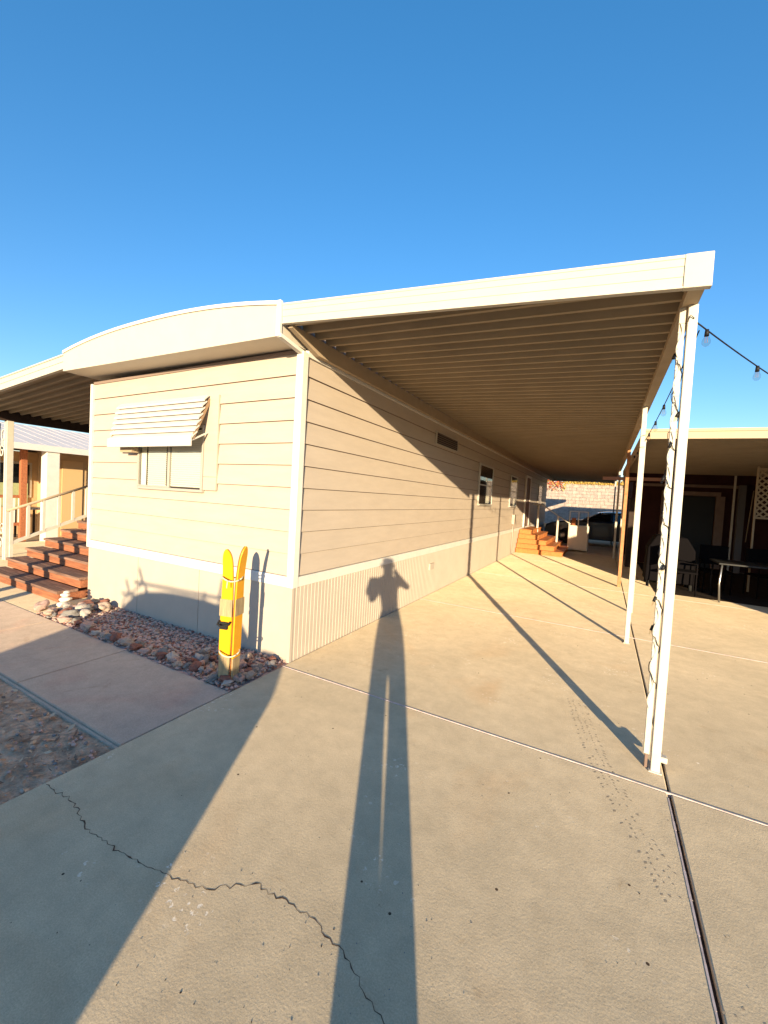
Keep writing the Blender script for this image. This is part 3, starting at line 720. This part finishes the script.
# ------------------------------------------------------------------ far steps, cabinet, parked car, wall
fs = thing('side_steps', (-1.8, 14.6, 0), 'orange redwood steps up to the side door under the carport', 'steps')
rise = .15
for k in range(5):
    x1 = -1.05-.26*k; y0 = 13.75+.12*k; y1 = 16.6
    b = MB(); b.box(X1+.03, x1, y0, y1, rise*k, rise*(k+1)-.035); st = b.build('step', M['wood2'], fs, bevel=.004)
    b = MB(); b.box(X1+.03, x1+.02, y0-.02, y1, rise*(k+1)-.033, rise*(k+1)); b.build('tread', M['wood2'], st, bevel=.004)
b = MB()
hx = [(-2.15,.75),(-1.15,.0)]
ya = 15.75
b.tube([(-2.3,ya,1.62),(-2.0,ya,1.62),(-1.0,ya,.98)], .02)
b.build('handrail', M['post'], fs)
for x, z0, z1 in ((-2.1,.6,1.62),(-1.42,.3,1.24)):
    b = MB(); b.box(x-.03,x+.03,ya-.03,ya+.03,z0,z1); b.build('baluster', M['post'], fs)

cb = thing('storage_cabinet', (-.74, 16.1, 0), 'cream storage cabinet with open shelf frame standing past the side steps', 'cabinet')
b = MB(); b.box(-1.08,-.42,16.0,16.5,.05,.93); b.build('body', M['cab'], cb, bevel=.015)
b = MB(); b.box(-1.05,-.45,15.985,15.998,.08,.90); b.build('door', M['cab'], cb, bevel=.004)
b = MB()
for x in (-1.06,-.77,-.47): b.box(x-.018,x+.018,16.02,16.06,.93,1.42)
b.box(-1.08,-.45,16.0,16.4,1.42,1.45); b.build('shelf_frame', M['cab'], cb)
bk = MB(); bk.box(-1.0,-.86,16.15,16.3,.935,1.2); tag(bk.build('flower_pot', M['brick'], bevel=.02), 'brown pot standing on the cream cabinet', 'pot')

def car(name, loc, rz, paint, label, cat, L_=4.6, Wd=1.86, H=1.72, suv=True):
    r = thing(name, loc, label, cat, None, rz)
    mw = world_of(r)
    def bld(mb, nm, m, par=r, bevel=0, smooth=False):
        mb.bm.transform(mw); return mb.build(nm, m, par, bevel=bevel, smooth=smooth)
    hl = L_/2; hw = Wd/2
    # local: front is +Y. stations with (y, z) profile and half-width
    prof = [(-hl,.42),(-hl+.02,.95),(-hl+.10,1.02),(-hl+.0+.16,1.08),(hl-1.25,1.05),(hl-.35,.92),(hl-.06,.78),(hl,.55),(hl-.03,.34),(hl-.45,.26),(-hl+.5,.26)]
    b = MB()
    def ring(s, ins):
        return [b.bm.verts.new((s*(hw-ins), p[0]*(1-.0), p[1])) for p in prof]
    R0 = [b.bm.verts.new((-(hw-.10), p[0]*.985, p[1])) for p in prof]; R1 = [b.bm.verts.new((-hw, p[0]*.97, .3+(p[1]-.3)*.95)) for p in prof]
    R2 = [b.bm.verts.new((hw, p[0]*.97, .3+(p[1]-.3)*.95)) for p in prof]; R3 = [b.bm.verts.new(((hw-.10), p[0]*.985, p[1])) for p in prof]
    n = len(prof)
    for A, B in ((R0,R1),(R2,R3)) : pass
    seq = [R1, R0, R3, R2]
    for A, B in zip(seq, seq[1:]):
        for i in range(n): b.bm.faces.new((A[i], A[(i+1)%n], B[(i+1)%n], B[i]))
    b.bm.faces.new(R1); b.bm.faces.new(R2[::-1])
    body = bld(b, 'body', paint, bevel=.03)
    # greenhouse
    zr = H; y_b, y_f = (-hl+.12, hl-1.45)
    g = MB(); low = [(-hw+.08,y_b),(hw-.08,y_b),(hw-.08,y_f),(-hw+.08,y_f)]; tp = [(-hw+.26,y_b+.28),(hw-.26,y_b+.28),(hw-.26,y_f-.75),(-hw+.26,y_f-.75)]
    A = [g.bm.verts.new((p[0],p[1],1.0)) for p in low]; Bv = [g.bm.verts.new((p[0],p[1],zr-.10)) for p in tp]
    for i in range(4): g.bm.faces.new((A[i],A[(i+1)%4],Bv[(i+1)%4],Bv[i]))
    g.bm.faces.new(Bv); g.bm.faces.new(A[::-1]); bld(g, 'glasshouse', M['carglass'], bevel=.03)
    g = MB(); ny = 12; rows = []
    ya_, yb_ = y_b+.22, y_f-.62
    for i in range(ny+1):
        t = i/ny; y = ya_+(yb_-ya_)*t; row = []
        for j in range(9):
            s = j/4-1; w = (hw-.22)*(1-.06*(2*t-1)**4)
            row.append(g.bm.verts.new((s*w, y, zr-.085*(abs(2*t-1)**3)-.07*abs(s)**2.5)))
        rows.append(row)
    for i in range(ny):
        for j in range(8): g.bm.faces.new((rows[i][j],rows[i][j+1],rows[i+1][j+1],rows[i+1][j]))
    gg = bmesh.ops.extrude_face_region(g.bm, geom=list(g.bm.faces)); 
    for e in gg['geom']:
        if isinstance(e, bmesh.types.BMVert): e.co.z -= .05
    roof = bld(g, 'roof', paint, smooth=False)
    for sx in (-1,1):
        for yy in (hl-.95, -hl+.95):
            w = MB(); w.tube([(sx*(hw-.24),yy,.34),(sx*(hw+.005),yy,.34)], .34, 28); wo = bld(w, 'wheel', M['rubber'], bevel=.02)
            w = MB(); w.tube([(sx*(hw),yy,.34),(sx*(hw+.012),yy,.34)], .21, 20); bld(w, 'rim', M['beam'] if suv else M['dark'], wo)
        w = MB(); w.box(sx*(hw-.32)-.18, sx*(hw-.32)+.18, hl-.10, hl-.005, .66, .80); bld(w, 'headlight', M['eye'], bevel=.02)
        w = MB(); w.box(sx*(hw-.2)-.1, sx*(hw-.2)+.1, -hl-.005, -hl+.08, .75, .98); bld(w, 'tail_light', M['red'], bevel=.02)
        w = MB(); w.box(sx*(hw+.09)-.09, sx*(hw+.09)+.09, y_f-.25, y_f-.15, 1.03, 1.17); bld(w, 'side_mirror', paint, bevel=.03)
        w = MB()
        for (p, q) in (((sx*(hw-.08), y_f, 1.0), (sx*(hw-.26), y_f-.75, zr-.10)), ((sx*(hw-.075), y_b+1.0, 1.0), (sx*(hw-.25), y_b+1.0, zr-.10)), ((sx*(hw-.075), y_f-1.15, 1.0), (sx*(hw-.25), y_f-1.15, zr-.10))): w.beam(p, q, .05, .06)
        bld(w, 'roof_pillar', paint)
    w = MB(); w.box(-.5,.5,hl-.09,hl+.0,.42,.60); bld(w, 'grille', M['black'])
    return r, bld
suv, bld = car('parked_suv', (-.60, -3.88, 0), rad(12.5), M['suv'], 'grey sport utility vehicle with roof rack parked behind the photographer', 'car')
zr = 1.72
for sx in (-1,1):
    w = MB(); w.tube([(sx*.66,-1.7,zr-.05),(sx*.66,-1.6,zr+.03),(sx*.66,-.1,zr+.03),(sx*.66,0,zr-.05)], .014); bld(w, 'roof_rail', M['black'])
for yy in (-1.3,-.35):
    w = MB(); w.beam((-.78,yy,zr+.055),(.78,yy,zr+.055),.05,.03); rb = bld(w, 'rack_bar', M['black'])
    w = MB(); w.beam((.62,yy,zr+.06),(.66,yy,zr+.26),.03,.03); bld(w, 'rack_upright', M['black'], rb)
    w = MB(); w.beam((-.62,yy,zr+.06),(-.70,yy,zr+.24),.03,.03); bld(w, 'rack_upright', M['black'], rb)
car('parked_car', (.0, 20.0, 0), rad(90), M['darkcar'], 'dark car parked crosswise in the shade beyond the cabinet', 'car', H=1.5, suv=False)

# block retaining wall with vines
bw = thing('block_wall', (-2, 28, 0), 'pale split-face block wall in sun at the far end of the carport', 'wall')
b = MB(); rnd = random.Random(5); z = 0; row = 0
b.box(-9, 7, 28.06, 28.3, 0, 3.0, 1)
while z < 2.95:
    x = -9 + (.2 if row % 2 else 0)
    while x < 7:
        b.box(x+.006, x+.394, 28.0+rnd.uniform(-.012,.012), 28.07, z+.006, z+.194); x += .4
    z += .2; row += 1
b.build('blocks', [M['block'], M['cap']], bw)
b = MB(); b.box(-9.02, 7.02, 27.97, 28.33, 3.0, 3.06); b.build('cap_course', M['cap'], bw)
vn = thing('vine', (-2, 28.2, 3.0), 'red and yellow leaved vine growing over the far block wall', 'vine')
b = MB()
for k in range(5200):
    x = rnd.uniform(-8,1.5); z = 3.05+abs(rnd.gauss(0,.28))*(1.2 if x < -1.8 else .4) - (rnd.random()*.55 if rnd.random() < .35 and x < -2.2 else 0); y = 28.0+rnd.uniform(-.18,.35)
    if z < 3.1: y = 27.93-rnd.random()*.06
    a = Vector((rnd.uniform(-1,1),rnd.uniform(-1,1),rnd.uniform(-1,1))).normalized()*.055; c = a.cross(Vector((rnd.uniform(-1,1),rnd.uniform(-1,1),rnd.uniform(-1,1)))).normalized()*.04
    p = Vector((x,y,z)); b.quad([p-a,p+c,p+a,p-c], 0 if (x < -2.4 and rnd.random() < .75) else 1)
b.build('leaves', [M['vine'], M['vine2']], vn, recalc=False)
b = MB()
for k in range(24):
    x = rnd.uniform(-8,1.4); b.tube([(x,28.15,3.0),(x+rnd.uniform(-.2,.2),28.15,3.2),(x+rnd.uniform(-.4,.4),28.1,3.4)], [.014,.01,.004], 5)
b.build('stems', M['stem'], vn)

# ------------------------------------------------------------------ left porch awning, steps, neighbour
pa = thing('porch_awning', (-8.1, 2.6, 0), 'beige metal porch roof over the front steps on the left of the home', 'awning')
ax0, ax1 = -10.2, -6.18
zl = lambda x, f: 3.0+(x-ax1)*.066+f*.19
b = MB()
for (f0, f1, dy) in ((0,.08,-.012),(.08,.5,0),(.52,.9,-.003),(.9,1,-.014)):
    sloped(b, ax0, ax1, 2.60+dy, 2.635, zl(ax0,f0), zl(ax1,f0), zl(ax0,f1), zl(ax1,f1))
b.build('front_fascia', M['fascia'], pa)
P = wpan(2.64, 9.2, 3.012, .05, .1667); b = MB()
for dz in (0, .004): b.strip([(p[0], p[1]+dz-.265) for p in P], 0, ax0, ax1+.1, shift=(0,.265))
b.build('roof_panel', M['pan'], pa, recalc=False)
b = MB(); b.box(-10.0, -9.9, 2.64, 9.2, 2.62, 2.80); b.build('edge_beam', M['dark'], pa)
for yy in (3.32, 6.2, 8.9):
    b = MB(); b.box(-9.985,-9.935,yy-.05,yy+.05,-.004,2.62); b.box(-9.90,-9.86,yy-.05,yy+.05,-.004,2.62); b.build('post', M['post'], pa, bevel=.004)
# scroll ornament left of post
s = MB()
for zc, sg_ in ((2.35,1),(2.05,-1),(.55,1),(.28,-1)):
    sp = []
    for i in range(22):
        an = i/21*8.2; rr = .14*(1-i/26); sp.append((-10.20+sg_*.03+rr*math.cos(an)*.85, 3.32, zc+rr*math.sin(an)))
    s.tube(sp, .012, 6)
s.tube([(-10.36,3.32,0),(-10.36,3.32,2.6)], .02, 6)
s.build('scroll_panel', M['post'], pa)

ws = thing('front_steps', (-7.2, 2.55, 0), 'wide redwood steps with pale railing on the left side of the home', 'steps')
SX0, SX1 = -8.35, X0-.02
for k in range(6):
    y0 = 2.56+.245*k; z0 = .142*k; z1 = .142*(k+1)
    y1 = 4.05 if k < 5 else 6.5
    b = MB(); b.box(SX0, SX1, y0, y1, z0, z1-.04); st = b.build('step', M['wood'], ws, bevel=.004)
    for j in range(2 if k < 5 else 3):
        ya = y0-.02+j*.125; yb = ya+.12
        b = MB(); b.box(SX0-.015, SX1, ya, min(yb, y1), z1-.038, z1); b.build('tread_board', M['endgrain'], st, bevel=.004)
b = MB(); b.tube([(-8.4,2.80,1.03),(-8.4,3.97,1.49)], .022, 8); b.build('handrail', M['beam'], ws)
b = MB(); b.beam((-8.4,2.84,.50),(-8.4,3.97,.95),.03,.05); b.build('lower_rail', M['post'], ws)
for k in range(6):
    y = 2.86+.215*k; zt_ = 1.03+(y-2.80)*.393; zb_ = (.50+(y-2.84)*.398) if k else .28
    b = MB(); b.box(-8.418,-8.382,y-.02,y+.02,zb_,zt_-.015); b.build('baluster', M['post'], ws)

for x, y, lab in ((-5.1,-1.0,'taller of two plain wooden posts added out of view to shadow the front steps'),(-5.75,-.7,'shorter of two plain wooden posts added out of view to shadow the front steps')):  # unseen posts added to cast shadow strips across the front steps
    h = 1.75 if y < -.9 else 1.5
    t = thing('shadow_post', (x,y,-.03), lab, 'post')
    b = MB(); b.box(x-.06,x+.06,y-.06,y+.06,-.06,h); b.build('shaft', M['wood'], t, bevel=.006)
    b = MB(); b.prism([(x-.08,h),(x+.08,h),(x+.08,h+.03),(x,h+.09),(x-.08,h+.03)], 1, y-.08, y+.08); b.build('cap', M['wood'], t)
# neighbour house at left
lh = thing('tan_house', (-15, 9, 0), 'tan neighbouring house with white metal roof beyond the front steps on the left', 'house')
b = MB(); b.box(-17, -13.3, 5.55, 18, -.05, 2.35); b.box(-17,-14.6,3.4,5.55,-.05,2.3); b.build('wall', M['tan'], lh)
b = MB(); b.prism([(-12.3,2.30),(-12.3,2.38),(-16.6,3.26),(-16.7,2.42)], 1, 1.2, 18.3); ro = b.build('roof', M['whiteroof'], lh)
b = MB()
for k in range(52):
    y = 1.3+k*.33; b.beam((-12.35,y,2.389),(-16.55,y,3.251),.05,.006)
b.build('roof_rib', M['whiteroof'], ro)
b = MB(); b.box(-12.33,-12.27,1.2,18.3,2.25,2.40); b.build('eave_trim', M['white'], ro)
b = MB(); b.box(-12.62,-12.32,4.86,5.14,-.05,2.30); b.build('porch_column', M['white'], lh, bevel=.01)
b = MB(); b.box(-13.0,-12.88,4.56,4.68,-.05,2.34); b.build('brick_column', M['brick'], lh)
b = MB(); b.box(-14.6,-14.57,3.6,5.4,1.0,2.0); w_ = b.build('window', M['frame'], lh)
b = MB(); b.box(-14.565,-14.555,3.66,4.48,1.06,1.94); b.box(-14.565,-14.555,4.54,5.34,1.06,1.94); b.build('pane', M['carglass'], w_)
b = MB(); b.box(-14.55,-14.54,4.55,5.3,.75,1.4); b.build('shutter', M['greenc'], w_)
b = MB(); b.box(-13.3,-13.27,5.6,6.1,0,2.1); b.build('door', mat('tan_door', (.62,.42,.22), .7), lh)
pf = thing('porch_railing', (-13, 3.9, 0), 'white picket porch railing with dark red rails in front of the tan house', 'railing')
b = MB(); b.box(-13.0,-12.95,2.2,4.62,1.05,1.12); b.build('rail', M['brick'], pf)
b = MB(); b.box(-13.0,-12.95,2.2,4.62,.35,.42); b.build('rail', M['brick'], pf)
b = MB()
for k in range(18): b.box(-12.99,-12.96,2.25+k*.135,2.32+k*.135,.43,1.04)
b.build('pickets', M['white'], pf)
pt = thing('porch_table', (-13.6,4.95,0), 'small dark side table on the porch of the tan house', 'table')
b = MB(); b.box(-13.9,-13.35,4.75,5.25,.72,.78); b.build('tabletop', M['frame'], pt)
for x in (-13.86,-13.39):
    for y in (4.8,5.2):
        b = MB(); b.box(x-.02,x+.02,y-.02,y+.02,-.05,.72); b.build('leg', M['black'], pt)

# ------------------------------------------------------------------ water skis
def ski(name, label, cx, cy, rz, zt, tan_to, lean):
    r = thing(name, (cx, cy, 0), label, 'water ski', 'pair of yellow skis', rz)
    mw = world_of(r) @ Matrix.Rotation(lean, 4, 'X')
    w0 = .052
    n = 40; L_ = zt
    def outline(t):   # half width and bend at height fraction t
        w = w0*(.86+.22*math.sin(math.pi*min(1, t*.9+.1)))
        if t > .90: w *= math.sqrt(max(0.02, 1-((t-.90)/.10)**2))
        bend = -.036*max(0, (t-.70)/.30)**2
        return w, bend
    def seg(t0, t1, k=n):
        b = MB(); rows = []
        for i in range(k+1):
            t = t0+(t1-t0)*i/k; w, bd = outline(t); z = t*L_
            rows.append([b.bm.verts.new(p) for p in ((-w,bd-.0,z),(-w*.9,bd-.008,z),(w*.9,bd-.008,z),(w,bd,z),(w*.95,bd+.012,z),(-w*.95,bd+.012,z))])
        for i in range(k):
            for j in range(6): 
                f = b.bm.faces.new((rows[i][j],rows[i][(j+1)%6],rows[i+1][(j+1)%6],rows[i+1][j])); f.material_index = 1 if j in (3,5) else 0
        b.bm.faces.new(rows[0]); b.bm.faces.new(rows[-1]); return b
    b = seg(tan_to, 1.0); b.bm.transform(mw); b.build('blade', [M['yellow'], M['orange']], r)
    b = seg(0.0, tan_to-.002, 14); b.bm.transform(mw); b.build('tail', [M['skitan'], M['orange']], r)
    z = .44*L_
    b = MB(); b.box(-.058,.058,-.0125,-.0082,z+.06,z+.20); b.bm.transform(mw); b.build('grip_pad', M['skitan'], r)
    if rz > 1: return r
    b = MB()
    b.tube([(-.05,-.012,z+.02),(-.045,-.045,z+.0),(0,-.065,z-.01),(.045,-.045,z+.0),(.05,-.012,z+.02)], .010, 8)
    b.box(-.038,.030,-.030,-.009,z-.045,z+.015); b.bm.transform(mw); b.build('binding', M['rubber'], r, bevel=.004)
    return r
ski('water_ski', 'wider yellow ski facing the camera at the house corner', -2.665, 2.285, rad(14), 1.10, .20, rad(-1))
ski('water_ski', 'yellow ski turned edge-on behind the wider one at the house corner', -2.598, 2.345, rad(103), 1.13, .18, rad(1))
cr = thing('tie_cord', (-2.63, 2.32, .82), 'pale cord tied around the two yellow skis', 'cord')
b = MB()
for zc in (.86,.245):
    pts = [(-2.635+.085*math.cos(a), 2.315+.075*math.sin(a), zc+.012*math.sin(2*a)) for a in [i/20*2*math.pi for i in range(21)]]
    b.tube(pts, .006, 6)
b.tube([(-2.60,2.235,.86),(-2.59,2.22,.80)], .005, 5)
b.build('loop', M['rope'], cr)

# ------------------------------------------------------------------ the photographer (stands just behind the camera)
F = Vector((-math.sin(rad(28)), math.cos(rad(28)), 0)); Rt = Vector((math.cos(rad(28)), math.sin(rad(28)), 0))
def U(u, v, z): return Rt*u + F*v + Vector((0,0,z))
person = thing('person', U(-.05,-.3,0), 'person in grey t-shirt and dark trousers holding up a phone to take the photograph', 'person')
def skinned(name, verts, edges, root, m, parent, sub=2, smooth=True):
    me = bpy.data.meshes.new(name); inv = world_of(parent).inverted()
    me.from_pydata([inv @ U(*v[:3]) for v in verts], edges, []); o = bpy.data.objects.new(name, me); COL.objects.link(o); o.parent = parent
    sk = o.modifiers.new('skin', 'SKIN'); sk.use_smooth_shade = True
    lay = me.skin_vertices[0].data if me.skin_vertices else None
    if lay is None:
        bm = bmesh.new(); bm.from_mesh(me); bm.verts.layers.skin.verify(); bm.to_mesh(me); bm.free(); lay = me.skin_vertices[0].data
    for i, v in enumerate(verts):
        r = v[3] if isinstance(v[3], tuple) else (v[3], v[3]); lay[i].radius = r; lay[i].use_root = (i == root)
    ss = o.modifiers.new('sub', 'SUBSURF'); ss.levels = sub; ss.render_levels = sub
    me.materials.append(m); return o
cu = -.05
lo = .07
V = [(cu+lo,-.31,.93,(.15,.11)), (cu+lo*.8,-.31,1.10,(.13,.10)), (cu+.03,-.30,1.30,(.15,.11)), (cu,-.29,1.43,(.12,.09)), (cu,-.27,1.50,(.055,.055)), (cu,-.25,1.555,(.055,.06)),
     (cu,-.235,1.61,(.075,.09)), (cu,-.235,1.67,(.078,.095)), (cu,-.24,1.715,(.062,.078)),
     (cu+.17,-.29,1.43,.062), (cu+.32,-.17,1.30,.042), (cu+.135,-.085,1.49,.028), (cu+.11,-.06,1.525,(.022,.032)),
     (cu-.17,-.29,1.43,.062), (cu-.18,-.25,1.17,.042), (cu-.06,-.085,1.36,.030), (cu-.03,-.06,1.41,(.026,.034)),
     (cu+lo+.085,-.30,.86,.095), (cu+lo+.09,-.29,.50,.062), (cu+lo+.09,-.31,.10,.042), (cu+lo+.10,-.20,.045,(.042,.03)),
     (cu+lo-.085,-.30,.86,.095), (cu+lo-.09,-.29,.50,.062), (cu+lo-.09,-.31,.10,.042), (cu+lo-.10,-.20,.045,(.042,.03))]
E_ = [(0,1),(1,2),(2,3),(3,4),(4,5),(5,6),(6,7),(7,8),(3,9),(9,10),(10,11),(11,12),(3,13),(13,14),(14,15),(15,16),(0,17),(17,18),(18,19),(19,20),(0,21),(21,22),(22,23),(23,24)]
# fingers grip the phone edges
def fing(base, pts):
    i = base
    for p in pts:
        V.append(p); E_.append((i, len(V)-1)); i = len(V)-1
for k, z in enumerate((1.560,1.540,1.520,1.500)):
    fing(12, [(cu+.10,-.045,z,.010),(cu+.094,-.020,z+.002,.009),(cu+.080,-.006-.0,z+.002,.008)][:2])
fing(12, [(cu+.085,-.06,1.50,.012),(cu+.065,-.045,1.515,.010)])
for k, z in enumerate((1.475,1.455,1.435,1.415)):
    fing(16, [(cu-.015,-.05,z,.010),(cu-.005,-.024,z,.009)])
fing(16, [(cu+.0,-.06,1.455,.012),(cu+.02,-.045,1.475,.010)])
skinned('body', V, E_, 0, M['skin'], person)
sh = [(cu+lo,-.31,.92,(.175,.125)), (cu+lo*.8,-.31,1.10,(.155,.12)), (cu+.03,-.30,1.30,(.175,.13)), (cu,-.29,1.42,(.14,.105)), (cu,-.275,1.475,(.07,.065)), (cu+.17,-.29,1.43,.078), (cu+.26,-.22,1.36,.062), (cu-.17,-.29,1.43,.078), (cu-.205,-.27,1.24,.062)]
skinned('tshirt', sh, [(0,1),(1,2),(2,3),(3,4),(3,5),(5,6),(3,7),(7,8)], 0, M['shirt'], person)
cl = cu+lo
tr_ = [(cl,-.31,.97,(.165,.12)), (cl,-.31,.86,(.15,.12)), (cl+.080,-.30,.70,.088), (cl+.075,-.295,.52,.068), (cl+.066,-.30,.32,.074), (cl+.066,-.30,.07,.078), (cl-.080,-.30,.70,.088), (cl-.075,-.295,.52,.068), (cl-.066,-.30,.32,.074), (cl-.066,-.30,.07,.078)]
skinned('trousers', tr_, [(0,1),(1,2),(2,3),(3,4),(4,5),(1,6),(6,7),(7,8),(8,9)], 0, M['trousers'], person)
hr = [(cu,-.265,1.66,(.078,.082)), (cu,-.25,1.71,(.085,.095)), (cu,-.245,1.745,(.06,.075))]
skinned('hair', hr, [(0,1),(1,2)], 0, M['hair'], person)
for s_ in (-1,1):
    b = MB(); b.ball(U(cu+s_*.032,-.155,1.645), .013, 2); b.build('eye', M['eye'], person, smooth=True)
    b = MB(); b.ball(U(cu+s_*.082,-.24,1.635), .028, 2, (.4,.7,1.1)); b.build('ear', M['skin'], person, smooth=True)
    b = MB(); b.ball(U(cu+lo+s_*.08,-.24,.045), .06, 2, (.8,1.9,.75), rot=Matrix.Rotation(rad(28),3,'Z')); b.build('shoe', M['shoe'], person, smooth=True)
b = MB(); b.tube([U(cu,-.15,1.655), U(cu,-.128,1.62), U(cu,-.15,1.60)], [.008,.016,.010], 8); b.build('nose', M['skin'], person, smooth=True)
b = MB(); b.tube([U(cu-.022,-.150,1.575), U(cu,-.144,1.573), U(cu+.022,-.150,1.575)], [.004,.007,.004], 8); b.build('mouth', mat('lips', (.42,.16,.13), .5), person, smooth=True)
ph = thing('phone', U(.005,-.012,1.46), 'black phone held up in both hands', 'phone')
b = MB()
c = [U(u, v, z) for z in (1.463,1.612) for v in (-.018,-.010) for u in (-.052,.022)]
vv = [b.bm.verts.new(p) for p in c]
for q in ((0,1,3,2),(4,6,7,5),(0,4,5,1),(2,3,7,6),(0,2,6,4),(1,5,7,3)): b.bm.faces.new([vv[i] for i in q])
b.build('case', M['black'], ph, bevel=.002)

for w in COL.objects:
    pass
